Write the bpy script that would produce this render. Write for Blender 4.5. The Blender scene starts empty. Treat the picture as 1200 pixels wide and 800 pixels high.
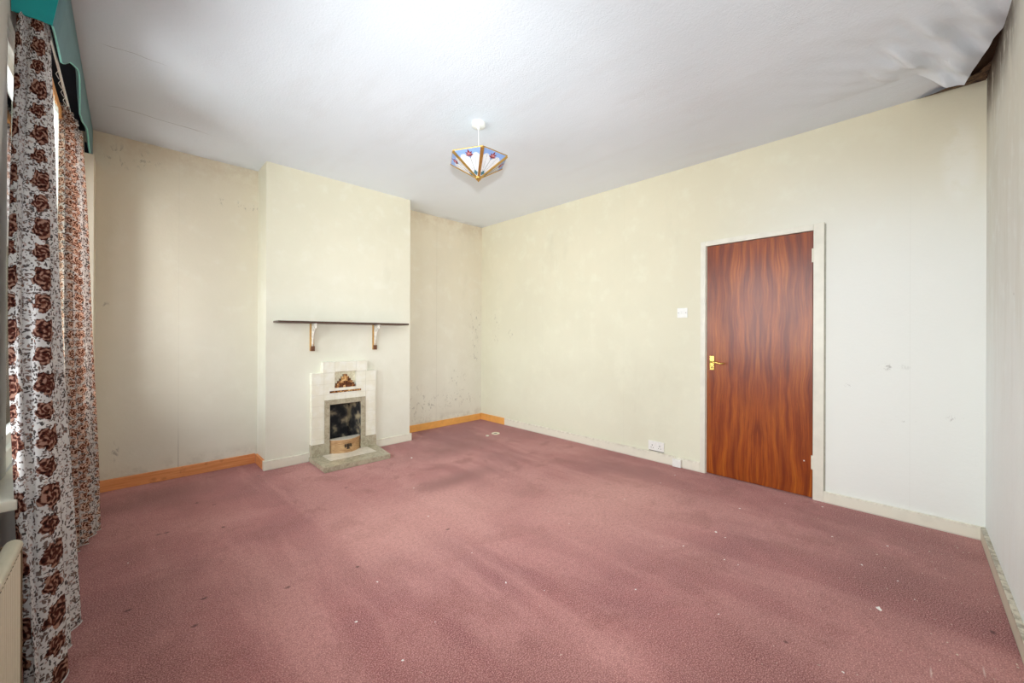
import bpy, bmesh, math, random
from mathutils import Vector, Matrix
random.seed(7)
S = bpy.context.scene
COL = S.collection
H = 2.73            # ceiling height
XR = 3.618          # wall with the door
YB = 4.300          # far wall
YN = -0.315         # near right wall
XL = -0.33          # window wall
CX0, CX1, CY = 0.876, 2.295, 3.988   # chimney breast
CAMZ = 1.206

# ------------------------------------------------------------------ nodes
class NT:
    def __init__(s, name):
        s.m = bpy.data.materials.new(name); s.m.use_nodes = True
        s.t = s.m.node_tree; s.n = s.t.nodes; s.b = s.n['Principled BSDF']; s.out = s.n['Material Output']
        s._c = None
    def new(s, typ, **kw):
        nd = s.n.new(typ)
        for k, v in kw.items(): setattr(nd, k, v)
        return nd
    def put(s, sock, v):
        if isinstance(v, bpy.types.NodeSocket): s.t.links.new(v, sock)
        elif isinstance(v, (tuple, list)) and sock.type == 'RGBA' and len(v) == 3: sock.default_value = (*v, 1)
        else: sock.default_value = v
    def obj(s):
        if s._c is None: s._c = s.new('ShaderNodeTexCoord')
        return s._c.outputs['Object']
    def uv(s):
        if s._c is None: s._c = s.new('ShaderNodeTexCoord')
        return s._c.outputs['UV']
    def mapping(s, v, scale=(1,1,1), loc=(0,0,0), rot=(0,0,0)):
        nd = s.new('ShaderNodeMapping'); s.put(nd.inputs['Vector'], v)
        nd.inputs['Scale'].default_value = scale; nd.inputs['Location'].default_value = loc; nd.inputs['Rotation'].default_value = rot
        return nd.outputs[0]
    def noise(s, v, scale, detail=4, rough=.55, dist=0, color=False):
        nd = s.new('ShaderNodeTexNoise'); s.put(nd.inputs['Vector'], v)
        nd.inputs['Scale'].default_value = scale; nd.inputs['Detail'].default_value = detail
        nd.inputs['Roughness'].default_value = rough; nd.inputs['Distortion'].default_value = dist
        return nd.outputs['Color' if color else 'Fac']
    def vor(s, v, scale, feature='F1', rnd=1.0, dim='3D', out='Distance'):
        nd = s.new('ShaderNodeTexVoronoi', feature=feature, voronoi_dimensions=dim); s.put(nd.inputs['Vector'], v)
        nd.inputs['Scale'].default_value = scale; nd.inputs['Randomness'].default_value = rnd
        return nd.outputs[out]
    def math(s, op, a, b=0.0, c=0.0, clamp=False):
        nd = s.new('ShaderNodeMath', operation=op, use_clamp=clamp)
        s.put(nd.inputs[0], a); s.put(nd.inputs[1], b); s.put(nd.inputs[2], c)
        return nd.outputs[0]
    def vm(s, op, a, b=(0,0,0)):
        nd = s.new('ShaderNodeVectorMath', operation=op); s.put(nd.inputs[0], a); s.put(nd.inputs[1], b)
        return nd.outputs['Value' if op in ('LENGTH', 'DISTANCE') else 'Vector']
    def xyz(s, v):
        nd = s.new('ShaderNodeSeparateXYZ'); s.put(nd.inputs[0], v); return nd.outputs
    def step(s, v, a, b, lo=0.0, hi=1.0):       # smooth ramp of a value from a..b to lo..hi
        nd = s.new('ShaderNodeMapRange', interpolation_type='SMOOTHSTEP'); s.put(nd.inputs[0], v)
        for i, q in enumerate((a, b, lo, hi)): s.put(nd.inputs[i+1], q)
        return nd.outputs[0]
    def mix(s, f, a, b, blend='MIX'):
        nd = s.new('ShaderNodeMix', data_type='RGBA', blend_type=blend)
        s.put(nd.inputs[0], f); s.put(nd.inputs[6], a); s.put(nd.inputs[7], b)
        return nd.outputs[2]
    def ramp(s, f, stops):
        nd = s.new('ShaderNodeValToRGB'); s.put(nd.inputs[0], f); e = nd.color_ramp.elements
        while len(e) < len(stops): e.new(.5)
        for el, (p, c) in zip(e, stops): el.position = p; el.color = (*c, 1)
        return nd.outputs[0]
    def spot(s, c, r, p=None, hard=.0):           # 1 inside an ellipsoid, fading to 0 at its edge
        d = s.vm('LENGTH', s.vm('DIVIDE', s.vm('SUBTRACT', p if p is not None else s.obj(), c), r))
        return s.step(d, 1.0, hard, 0.0, 1.0)
    def bump(s, h, strength=.3, dist=.002, prev=None):
        nd = s.new('ShaderNodeBump'); s.put(nd.inputs['Height'], h)
        nd.inputs['Strength'].default_value = strength; nd.inputs['Distance'].default_value = dist
        if prev is not None: s.put(nd.inputs['Normal'], prev)
        s.put(s.b.inputs['Normal'], nd.outputs[0]); return nd.outputs[0]
    def done(s, color=None, rough=.6, metal=0, spec=None, **kw):
        if color is not None: s.put(s.b.inputs['Base Color'], color)
        s.put(s.b.inputs['Roughness'], rough); s.put(s.b.inputs['Metallic'], metal)
        if spec is not None: s.b.inputs['Specular IOR Level'].default_value = spec
        for k, v in kw.items(): s.put(s.b.inputs[k], v)
        return s.m

def C(r, g, b):      # sRGB 0-255 to linear
    f = lambda c: (c/255/12.92) if c/255 <= .04045 else ((c/255+.055)/1.055)**2.4
    return (f(r), f(g), f(b))
MAX = lambda g, *a: a[0] if len(a) == 1 else g.math('MAXIMUM', a[0], MAX(g, *a[1:]))

def plain(name, col, rough=.5, metal=0, var=.12, scale=30, bumps=0, spec=None):
    g = NT(name); nz = g.noise(g.obj(), scale, 4)
    dk = tuple(c*(1-var) for c in col); lt = tuple(min(1, c*(1+var)) for c in col)
    c = g.ramp(nz, [(.3, dk), (.7, lt)])
    if bumps: g.bump(nz, bumps, .002)
    return g.done(c, rough, metal, spec)

# wall paint -------------------------------------------------------
def wall_mat(name, base, low, high=None, marks=None, extra=None):
    g = NT(name); P = g.obj(); x, y, z = g.xyz(P)
    big = g.noise(P, 1.1, 5, .6); mid = g.noise(P, 6, 5, .6); fine = g.noise(P, 60, 5, .6)
    col = g.mix(g.step(z, 0.2, 2.6), low, high or base)
    col = g.mix(g.step(big, .4, .65, 0, .30), col, tuple(c*.86 for c in base))
    col = g.mix(g.step(mid, .5, .75, 0, .35), col, tuple(min(1, c*1.07) for c in low))
    # little specks and scuffs over the whole wall
    sp = g.math('MULTIPLY', g.step(g.vor(P, 4.2), .035, .02), g.step(g.noise(P, 2.3, 2), .5, .6))
    col = g.mix(g.math('MULTIPLY', sp, .7), col, C(90, 78, 66))
    stain = g.step(g.noise(g.mapping(P, (1, 1, .35)), 2.2, 6, .7), .58, .8, 0, .28)
    col = g.mix(stain, col, tuple(c*.72 for c in base))
    if extra: col = extra(g, P, x, y, z, col)
    if marks:
        m = MAX(g, *[g.spot(c, r, hard=.3) for c, r in marks])
        sc = g.step(g.noise(g.mapping(P, (1, 1, .6), rot=(.5, .5, .3)), 26, 6, .7, .6), .56, .64)
        col = g.mix(g.math('MULTIPLY', g.math('MULTIPLY', m, sc), .5), col, C(96, 84, 72))
    h = g.math('ADD', g.math('MULTIPLY', fine, .35), g.math('ADD', mid, g.math('MULTIPLY', big, 3)))
    g.bump(h, .35, .006)
    return g.done(col, .62, spec=.25)

cream = C(224, 219, 193); white = C(226, 224, 212); creamhi = C(224, 214, 184)
def seam_line(g, a, c, w=.003):
    return g.step(g.math('ABSOLUTE', g.math('SUBTRACT', a, c)), w, w*.3)

def ex_back(g, P, x, y, z, col):
    # seams of the lining paper, one of them lifting near the skirting
    s1 = g.math('MULTIPLY', seam_line(g, x, .311, .004), g.step(z, .55, .12))
    s2 = g.math('MULTIPLY', seam_line(g, x, .311, .0025), .12)
    s3 = g.math('MULTIPLY', seam_line(g, x, 2.86, .003), .2)
    col = g.mix(MAX(g, g.math('MULTIPLY', s1, .55), s2, s3), col, C(120, 108, 92))
    dirt = g.math('MULTIPLY', g.step(z, .22, .09), g.step(g.noise(P, 9, 5, .7), .4, .65))
    col = g.mix(g.math('MULTIPLY', dirt, .35), col, C(150, 138, 120))
    left = g.step(x, 1.0, -.2)  # left alcove shadow put into the wall colour
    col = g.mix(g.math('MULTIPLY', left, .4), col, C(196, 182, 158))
    top = g.math('MULTIPLY', g.step(z, 2.45, 2.7), g.step(g.noise(P, 7, 5, .7), .35, .6))
    return g.mix(g.math('MULTIPLY', top, .35), col, C(186, 160, 128))
M_back = wall_mat('cream wallpaper', C(224, 216, 194), C(226, 223, 208), C(222, 211, 186), marks=[
    ((2.62, 4.3, .33), (.42, .3, .3)), ((3.2, 4.3, .34), (.5, .3, .16)), ((3.52, 4.3, 1.42), (.16, .3, .3)),
    ((3.2, 4.3, .62), (.2, .3, .16)), ((.75, 4.3, 2.38), (.32, .3, .06)), ((.02, 4.3, 2.58), (.22, .3, .12)),
    ((-.07, 4.3, .29), (.04, .3, .1)), ((-.12, 4.3, 1.43), (.03, .3, .03)), ((3.5, 4.3, 1.0), (.1, .3, .3))], extra=ex_back)
M_chim = wall_mat('cream chimney paint', cream, C(231, 230, 215), C(228, 222, 198))
def ex_right(g, P, x, y, z, col):
    w = g.math('MULTIPLY', g.spot((XR, -.21, 2.28), (.5, .10, .32), hard=.4), g.step(g.noise(P, 7, 4, .6), .35, .5))
    col = g.mix(g.math('MULTIPLY', w, .75), col, C(236, 234, 222))
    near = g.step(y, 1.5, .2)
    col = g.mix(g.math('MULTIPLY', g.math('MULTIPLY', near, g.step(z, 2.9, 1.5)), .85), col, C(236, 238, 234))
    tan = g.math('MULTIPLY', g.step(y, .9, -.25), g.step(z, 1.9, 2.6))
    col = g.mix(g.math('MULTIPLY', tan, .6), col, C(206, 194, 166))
    s2 = MAX(g, *[g.math('MULTIPLY', seam_line(g, y, q, .003), .05) for q in (2.6, 3.15, 2.05, .0)])
    return g.mix(s2, col, C(150, 140, 118))
M_right = wall_mat('cream wall paint', cream, C(226, 225, 202), C(222, 214, 187), marks=[
    ((XR, .1, 1.0), (.3, .12, .03)), ((XR, .06, .65), (.3, .11, .03)), ((XR, -.2, .7), (.3, .05, .03)),
    ((XR, .3, .85), (.3, .03, .03)), ((XR, 3.98, 1.3), (.3, .07, .35)), ((XR, 3.7, 1.2), (.3, .06, .1))], extra=ex_right)
def ex_front(g, P, x, y, z, col):
    st = g.noise(g.mapping(P, (5, 1, .8)), 1.6, 5, .65)
    col = g.mix(g.math('MULTIPLY', g.step(st, .42, .7), .32), col, C(196, 192, 176))
    # soot and damp running down from the split at the ceiling
    m = g.math('MULTIPLY', g.step(z, 2.28, 2.72), g.step(x, 2.45, 3.1))
    st2 = g.noise(g.mapping(P, (12, 1, 2.6)), 1.5, 6, .75)
    m2 = g.math('MULTIPLY', m, g.step(st2, .38, .50))
    col = g.mix(g.math('MULTIPLY', m2, .9), col, C(72, 56, 44))
    m3 = g.math('MULTIPLY', g.step(z, 2.42, 2.69), g.step(x, 2.5, 2.9))
    col = g.mix(g.math('MULTIPLY', g.math('MULTIPLY', m3, g.step(g.noise(P, 9, 5, .7), .3, .6)), .85), col, C(70, 54, 42))
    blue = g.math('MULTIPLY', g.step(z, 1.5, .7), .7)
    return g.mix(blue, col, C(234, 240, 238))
M_front = wall_mat('pale damp wall paint', C(224, 227, 222), C(236, 243, 242), C(208, 204, 190), extra=ex_front)
def ex_left(g, P, x, y, z, col): return g.mix(g.step(z, .62, .50), col, C(84, 92, 96))  # wall below the sill coloured dark as shade
M_left = wall_mat('dull window wall paint', C(196, 197, 193), C(204, 206, 204), C(200, 196, 186), extra=ex_left)

# ceiling ----------------------------------------------------------
def ceiling_mat(name, hole=False):
    g = NT(name); P = g.obj(); x, y, z = g.xyz(P)
    a = g.noise(P, 85, 4, .6); b = g.noise(g.mapping(P, (1, .3, 1)), 5, 5, .6); big = g.noise(P, .9, 4)
    col = g.ramp(big, [(.3, C(216, 223, 229)), (.7, C(226, 232, 238))])
    col = g.mix(g.step(b, .5, .7, 0, .3), col, C(212, 215, 218))
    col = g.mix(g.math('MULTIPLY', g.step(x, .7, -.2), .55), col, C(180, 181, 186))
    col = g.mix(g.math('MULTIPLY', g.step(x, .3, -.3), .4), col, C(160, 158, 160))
    hor = g.math('ADD', y, g.math('MULTIPLY', g.noise(P, 3, 3), .12))
    cr = MAX(g, g.math('MULTIPLY', seam_line(g, hor, 3.04, .004), g.math('MULTIPLY', g.step(x, .18, .1), g.step(x, -.12, -.06))),
                g.math('MULTIPLY', seam_line(g, hor, 3.82, .005), g.math('MULTIPLY', g.step(x, .5, .3), g.step(x, -.12, -.06))))
    col = g.mix(g.math('MULTIPLY', cr, .6), col, C(106, 100, 96))
    far = g.step(g.math('ADD', x, y), 3.6, 6.6); col = g.mix(g.math('MULTIPLY', far, .7), col, C(240, 247, 252))  # far end lightened in the colour, standing in for light
    ed = g.math('MULTIPLY', g.step(y, 4.14, 4.3), .3)
    col = g.mix(g.math('MULTIPLY', ed, g.step(g.noise(P, 5, 4), .35, .6)), col, C(160, 152, 142))
    if hole:
        m = g.spot((3.36, -.33, H), (.36, .125, .3), hard=.75)
        col = g.mix(m, col, C(60, 42, 30))
    h = g.math('ADD', g.math('MULTIPLY', a, .8), g.math('MULTIPLY', b, 1.2))
    g.bump(h, .42, .006)
    return g.done(col, .8, spec=.1)
M_ceil = ceiling_mat('white textured ceiling paper'); M_ceilbare = ceiling_mat('ceiling plaster with brown hole', True)

# carpet -----------------------------------------------------------
def carpet():
    g = NT('dusty rose carpet'); P = g.obj(); x, y, z = g.xyz(P)
    f1 = g.noise(P, 420, 3, .7); f2 = g.noise(P, 210, 3, .7); f3 = g.noise(g.mapping(P, (1, .12, 1), rot=(0, 0, .05)), 60, 3, .6)
    mid = g.noise(P, 3.2, 6, .65, .5); big = g.noise(P, .9, 4, .55, .3)
    streak = g.noise(g.mapping(P, (1, .22, 1), rot=(0, 0, -.72)), 2.4, 5, .62, .3)
    col = g.ramp(big, [(.36, C(138, 80, 82)), (.5, C(170, 104, 102)), (.64, C(200, 138, 132))])
    col = g.mix(g.step(streak, .44, .62, 0, .6), col, C(210, 150, 142))
    col = g.mix(g.step(mid, .50, .66, 0, .6), col, C(136, 78, 72))
    # worn pale path across the middle, darker by walls, near patches painted as shade
    path = MAX(g, g.spot((1.5, 2.2, 0), (1.35, .8, .4), hard=0), g.spot((2.4, 1.5, 0), (1.1, .8, .4), hard=0))
    col = g.mix(g.math('MULTIPLY', path, .6), col, C(228, 170, 158))
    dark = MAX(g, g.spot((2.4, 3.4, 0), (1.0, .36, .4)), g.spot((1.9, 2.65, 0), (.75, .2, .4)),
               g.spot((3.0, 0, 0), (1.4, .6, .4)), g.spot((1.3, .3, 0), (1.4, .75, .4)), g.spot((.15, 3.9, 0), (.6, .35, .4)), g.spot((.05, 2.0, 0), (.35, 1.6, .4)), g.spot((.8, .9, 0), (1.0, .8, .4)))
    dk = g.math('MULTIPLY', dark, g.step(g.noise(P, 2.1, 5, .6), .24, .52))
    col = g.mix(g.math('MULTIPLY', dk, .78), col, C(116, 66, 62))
    f4 = g.noise(P, 48, 4, .7)
    col = g.mix(g.step(f4, .42, .62, 0, .28), col, C(106, 58, 58))
    col = g.mix(g.step(f1, .4, .6, 0, .55), col, tuple(c*.45 for c in C(150, 86, 86)))
    col = g.mix(g.step(f2, .46, .62, 0, .5), col, C(240, 180, 172))
    brn = MAX(g, *[g.spot((bx_, by_, 0), (.02, .012, .1), hard=.3) for bx_, by_ in ((.14, 3.158), (.175, 3.153), (.254, 2.252), (.007, 2.384), (.203, 2.068), (.549, 2.074), (1.235, 3.104), (1.421, 2.003), (.443, 3.439), (.803, 3.883), (2.52, -.24))])
    col = g.mix(g.math('MULTIPLY', g.math('MULTIPLY', brn, g.step(f2, .35, .55)), .85), col, C(44, 26, 24))
    scr = MAX(g, *[g.spot((bx_, by_, 0), (.05, .004, .1), P2, .2) for bx_, by_, P2 in ((0, 0, g.mapping(P, loc=(-2.06, .056, 0))), (0, 0, g.mapping(P, loc=(-2.2, .19, 0))))])
    col = g.mix(g.math('MULTIPLY', scr, .6), col, C(214, 190, 180))
    # small burns and black spots
    sp = g.math('MULTIPLY', g.step(g.vor(P, 3.1), .045, .02), g.step(g.noise(P, 1.7, 3), .48, .55))
    col = g.mix(g.math('MULTIPLY', sp, .75), col, C(60, 36, 32))
    # lint
    ln = g.math('MULTIPLY', g.step(g.vor(P, 34), .1, .05), g.step(g.noise(P, 2.6, 4), .52, .66))
    col = g.mix(g.math('MULTIPLY', ln, .5), col, C(214, 180, 170))
    h = g.math('ADD', g.math('ADD', f1, f2), g.math('MULTIPLY', f3, .6))
    bb = g.bump(h, .35, .005); g.bump(mid, .35, .03, bb)
    return g.done(col, .95, spec=.08, **{'Sheen Weight': .12})
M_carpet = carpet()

# timber and the rest ------------------------------------------------
def veneer():
    g = NT('varnished sapele veneer'); P = g.obj(); x, y, z = g.xyz(P)
    yy = g.math('ABSOLUTE', g.math('SUBTRACT', y, .86))
    cb = g.new('ShaderNodeCombineXYZ'); g.put(cb.inputs[0], yy); g.put(cb.inputs[1], z); v = cb.outputs[0]
    wob = g.noise(g.mapping(v, (1, .6, 1)), 2.2, 3)
    v2 = g.vm('ADD', v, g.mapping(g.noise(g.mapping(v, (1, .7, 1)), 2.0, 2, color=True), (.14, 0, 0)))
    s1 = g.noise(g.mapping(v2, (1, .05, 1)), 28, 5, .6); s2 = g.noise(g.mapping(v2, (1, .03, 1)), 120, 4, .7)
    s3 = g.noise(g.mapping(v, (1, .12, 1)), 9, 3, .5)
    col = g.ramp(s1, [(.28, C(92, 32, 6)), (.45, C(138, 58, 10)), (.6, C(172, 86, 18)), (.78, C(204, 120, 32))])
    col = g.mix(g.step(s2, .4, .7, 0, .5), col, C(92, 36, 12))
    col = g.mix(g.step(s3, .4, .65, 0, .45), col, C(112, 44, 14))
    fl = g.math('MULTIPLY', g.step(g.noise(g.mapping(v, (1, .2, 1)), 45, 2), .72, .8), .6)
    col = g.mix(fl, col, C(80, 32, 16))
    g.bump(g.math('ADD', s1, s2), .12, .001)
    return g.done(col, g.math('ADD', .30, g.math('MULTIPLY', wob, .1)), spec=.32, **{'Coat Weight': .2, 'Coat Roughness': .2})
M_door = veneer()
M_gloss = plain('cream gloss paint', C(228, 224, 206), .35, var=.05, scale=18, bumps=.1)
M_frame = plain('white gloss door frame paint', C(226, 222, 206), .35, var=.05, scale=14, bumps=.1)
def skirt(name, base, dirt, amt):
    g = NT(name); P = g.obj(); z = g.xyz(P)[2]
    m = g.math('MULTIPLY', g.step(z, .055, .09), g.step(g.noise(P, 28, 5, .7), .42, .6))
    m2 = g.step(z, .014, .002)
    col = g.mix(g.math('MULTIPLY', MAX(g, m, m2), amt), base, dirt)
    col = g.mix(g.step(g.noise(P, 10, 4), .5, .7, 0, .3), col, tuple(c*.85 for c in base))
    g.bump(g.noise(P, 20, 4), .15, .003); return g.done(col, .4)
M_sk = skirt('cream painted skirting', C(232, 228, 210), C(130, 112, 90), .25)
M_skd = skirt('dirty painted skirting', C(206, 200, 180), C(98, 88, 64), .75)
def rawwood():
    g = NT('bare orange timber'); P = g.obj()
    s = g.noise(g.mapping(P, (.6, .6, 12)), 8, 5, .6); col = g.ramp(s, [(.3, C(206, 124, 66)), (.7, C(232, 158, 98))])
    col = g.mix(g.step(g.noise(P, 11, 5), .56, .68, 0, .5), col, C(170, 96, 52)); g.bump(s, .2, .002)
    return g.done(col, .6)
M_raw = rawwood()
M_rawy = plain('bare yellow timber', C(232, 166, 84), .55, var=.1, scale=14)
M_shelf = plain('dark stained shelf wood', C(70, 46, 34), .45, var=.3, scale=40)
M_brown = plain('dark varnished block wood', C(96, 56, 28), .5)
M_brw = plain('golden bracket wood', C(178, 134, 66), .45, var=.2, scale=40)
M_white = plain('white plastic', C(236, 236, 230), .3, var=.03)
M_pvc = plain('white window frame paint', C(232, 234, 228), .35, var=.04)
M_iron = plain('white enamelled iron', C(228, 222, 208), .35, var=.2, scale=60)
M_brass = plain('polished brass', C(226, 190, 104), .22, 1, var=.08)
M_goldm = plain('antique gold metal', C(196, 156, 84), .32, .85, var=.15)
M_black = plain('dark recess', C(24, 22, 22), .8)
M_shadow = plain('pale shadow line', C(168, 166, 150), .6)
M_grey = plain('mid grey plastic', C(120, 118, 108), .6)
M_rad = plain('cream radiator enamel', C(206, 200, 176), .4, var=.04)
def tealm(name, c, rough=.45):
    g = NT(name); P = g.obj(); n = g.noise(P, 14, 4)
    col = g.mix(g.step(n, .45, .7, 0, .3), c, tuple(q*.75 for q in c)); g.bump(g.noise(P, 9, 3), .2, .006)
    return g.done(col, rough)
M_teal = tealm('dusty teal fabric', C(100, 134, 140), .7)
M_teallit = tealm('lit teal fabric', C(10, 160, 160), .5)  # brighter copy of the teal for the lit end panel
M_navy = plain('dark navy lining', C(34, 38, 50), .8)

def tiles():
    g = NT('cream glazed tiles'); P = g.obj(); x, y, z = g.xyz(P)
    fx = g.math('FRACT', g.math('DIVIDE', g.math('SUBTRACT', x, 1.242-.105), .1035)); fz = g.math('FRACT', g.math('DIVIDE', g.math('ADD', z, .0015), .1035))
    def edge(f): return g.step(g.math('MINIMUM', f, g.math('SUBTRACT', 1.0, f)), .022, .008)
    gr = MAX(g, edge(fx), edge(fz))
    base = g.mix(g.step(g.noise(P, 12, 3), .4, .65), C(232, 228, 208), C(238, 236, 222))
    col = g.mix(g.math('MULTIPLY', gr, .3), base, C(176, 168, 146))
    g.bump(g.math('SUBTRACT', 1.0, gr), .4, .002)
    return g.done(col, .16, spec=.5)
M_tile = tiles()
def stone(name, a, b):
    g = NT(name); P = g.obj(); v = g.noise(P, 45, 6, .7, 1.0)
    col = g.ramp(v, [(.3, a), (.6, b)])
    x, y, z = g.xyz(P)
    col = g.mix(g.step(g.noise(P, 12, 3), .45, .65, 0, .5), col, tuple(c*1.15 for c in b))
    g.bump(v, .1, .001); return g.done(col, .25)
M_stone = stone('mottled grey hearth tile', C(138, 128, 104), C(182, 174, 150))
M_pale = stone('pale hearth tile', C(206, 198, 180), C(226, 218, 202))
g = NT('brown flecked mosaic'); P = g.obj(); v = g.noise(P, 70, 3, .6); cell = g.vor(P, 48, out='Color', rnd=.2); v = g.math('ADD', g.math('MULTIPLY', v, .6), g.math('MULTIPLY', g.xyz(cell)[0], .4))
M_mosaic = g.done(g.ramp(v, [(.34, C(66, 32, 14)), (.52, C(120, 66, 28)), (.66, C(206, 156, 92)), (.76, C(236, 206, 150))]), .25)
g = NT('cracked cream glaze'); P = g.obj(); v = g.noise(P, 60, 4, .7)
M_niche = g.done(g.ramp(v, [(.35, C(214, 204, 168)), (.6, C(240, 236, 208))]), .25)
g = NT('sooty fireback'); P = g.obj(); x, y, z = g.xyz(P)
v = g.noise(P, 10, 3, .5)
v = g.math('ADD', v, g.math('SUBTRACT', g.math('MULTIPLY', g.step(x, 1.46, 1.64), .13), .04))
M_soot = g.done(g.ramp(v, [(.47, C(26, 25, 27)), (.58, C(62, 58, 54)), (.68, C(150, 136, 108)), (.8, C(196, 178, 140))]), .8)
g = NT('brushed copper front'); P = g.obj(); v = g.noise(g.mapping(P, (1, 1, 8)), 22, 4)
M_copper = g.done(g.ramp(v, [(.35, C(176, 132, 88)), (.65, C(214, 178, 130))]), .38, .35)
M_dark = plain('blackened metal', C(44, 34, 28), .5)

# lamp glass
def glass_panel(name, c, tr=.35):
    g = NT(name); P = g.obj(); n = g.noise(P, 40, 3)
    col = g.mix(g.step(n, .4, .6, 0, .25), c, tuple(q*.8 for q in c))
    g.done(col, .25)
    t = g.new('ShaderNodeBsdfTranslucent'); g.put(t.inputs[0], col); mx = g.new('ShaderNodeMixShader'); mx.inputs[0].default_value = tr
    g.t.links.new(g.b.outputs[0], mx.inputs[1]); g.t.links.new(t.outputs[0], mx.inputs[2]); g.t.links.new(mx.outputs[0], g.out.inputs[0])
    return g.m
M_gwhite = glass_panel('white opal glass', C(240, 240, 240)); M_gblue = glass_panel('pale blue glass', C(158, 190, 238))
M_gred = glass_panel('red petal glass', C(150, 62, 66)); M_gpink = glass_panel('pink petal glass', C(226, 150, 150))
M_ggreen = glass_panel('teal glass', C(84, 130, 140)); M_gcream = glass_panel('cream glass', C(244, 238, 214))
g = NT('window glass'); g.n.remove(g.b)
tr = g.new('ShaderNodeBsdfTransparent'); gl = g.new('ShaderNodeBsdfGlossy'); gl.inputs['Roughness'].default_value = .02
fr = g.new('ShaderNodeFresnel'); fr.inputs[0].default_value = 1.3; mx = g.new('ShaderNodeMixShader')
g.t.links.new(fr.outputs[0], mx.inputs[0]); g.t.links.new(tr.outputs[0], mx.inputs[1]); g.t.links.new(gl.outputs[0], mx.inputs[2]); g.t.links.new(mx.outputs[0], g.out.inputs[0])
M_glass = g.m

# curtain cloth: brown cabbage roses and sprigs on an off-white ground, UV in metres
def cloth(name, tint=(1, 1, 1), transl=.3, deep=1.0, PX=.15, PY=.19, R1=.038, R2=.029):
    g = NT(name); U = g.uv()
    w = g.vm('ADD', U, g.mapping(g.noise(U, 38, 3, color=True), (.02, .02, 0), (-.01, -.01, 0)))
    ground = g.ramp(g.noise(U, 9, 3), [(.3, C(206, 202, 200)), (.7, C(226, 222, 219))])
    # regular columns of roses
    def rosecol(off, px, py, R):
        sx = g.xyz(g.mapping(w, (1/px, 1/py, 1), off))
        fx = g.math('SUBTRACT', g.math('FRACT', sx[0]), .5); fy = g.math('SUBTRACT', g.math('FRACT', sx[1]), .5)
        cx = g.math('MULTIPLY', fx, px); cy = g.math('MULTIPLY', fy, py)
        d = g.math('SQRT', g.math('ADD', g.math('MULTIPLY', cx, cx), g.math('MULTIPLY', cy, cy)))
        ang = g.math('ARCTAN2', cy, cx)
        lob = g.math('SUBTRACT', g.math('ADD', d, g.math('MULTIPLY', g.math('SINE', g.math('MULTIPLY', ang, 5.0)), R*.16)), g.math('MULTIPLY', g.noise(w, 70, 2), R*.5))
        return lob, d, ang
    lob, d, ang = rosecol((.18, .1, 0), PX, PY, R1); lob2, d2, ang2 = rosecol((.24, .58, 0), PX, PY, R2)
    lv = g.vor(g.mapping(w, (1, .55, 1), rot=(0, 0, .6)), 105)
    leaf = g.step(lv, .44, .34)
    lv2 = g.vor(g.mapping(w, (.5, 1, 1), rot=(0, 0, -.4)), 120)
    leaf2 = g.step(lv2, .42, .32)
    brk = g.noise(U, 45, 2)
    near = MAX(g, g.step(lob, R1*2.0, R1*1.4), g.step(lob2, R2*2.2, R2*1.5))
    near = g.step(g.math('MULTIPLY', near, g.step(brk, .32, .60)), .12, .3)
    cf = g.math('ABSOLUTE', g.math('SUBTRACT', g.math('FRACT', g.math('ADD', g.math('DIVIDE', g.xyz(w)[0], PX), .18)), .5))   # .5 between the rose columns
    stripe = g.step(cf, .34, .39)
    spr = g.math('MULTIPLY', stripe, g.step(g.noise(U, 60, 2), .42, .5))
    lm = g.math('MULTIPLY', MAX(g, leaf, leaf2), MAX(g, near, g.math('MULTIPLY', spr, .85)))
    lc = g.mix(g.step(g.noise(U, 30, 2), .4, .6), C(44, 28, 26), C(104, 78, 68))
    col = g.mix(g.math('MULTIPLY', lm, .92), ground, lc)
    def rose(col, lob, d, ang, R):
        m = g.step(lob, R*.86, R*.78)
        sw = g.math('SINE', g.math('ADD', g.math('MULTIPLY', d, 5.4/R*2.6), g.math('MULTIPLY', ang, 3.0)))
        pet = g.vor(w, 95)
        rc = g.ramp(g.math('ADD', g.math('MULTIPLY', sw, .22), g.math('ADD', pet, .12)), [(.12, C(30, 15, 13)), (.4, C(62, 30, 25)), (.66, C(92, 48, 38)), (.9, C(168, 126, 108))] if deep else [(.1, C(60, 32, 24)), (.35, C(108, 62, 46)), (.6, C(158, 110, 88)), (.8, C(226, 200, 182))])
        rc = g.mix(g.step(d, R*.32, R*.1), rc, C(70, 30, 22))
        return g.mix(m, col, rc)
    col = rose(col, lob, d, ang, R1); col = rose(col, lob2, d2, ang2, R2)
    # fine sprigs
    tiny = g.math('MULTIPLY', g.step(g.vor(w, 62), .3, .2), g.math('MAXIMUM', stripe, g.step(g.noise(U, 24, 2), .46, .52)))
    col = g.mix(g.math('MULTIPLY', tiny, .6), col, C(150, 100, 80))
    col = g.mix(1.0, col, tint, 'MULTIPLY')
    g.bump(g.noise(U, 600, 2), .15, .001)
    g.done(col, .85, spec=.1)
    t = g.new('ShaderNodeBsdfTranslucent'); g.put(t.inputs[0], col); mx = g.new('ShaderNodeMixShader'); mx.inputs[0].default_value = transl
    g.t.links.new(g.b.outputs[0], mx.inputs[1]); g.t.links.new(t.outputs[0], mx.inputs[2]); g.t.links.new(mx.outputs[0], g.out.inputs[0])
    return g.m
M_cloth = cloth('floral curtain cloth'); M_cloth2 = cloth('backlit floral curtain cloth', C(255, 250, 246), .45, 0, .085, .105, .024, .017)  # far curtain colours lightened and warmed as if backlit

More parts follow.
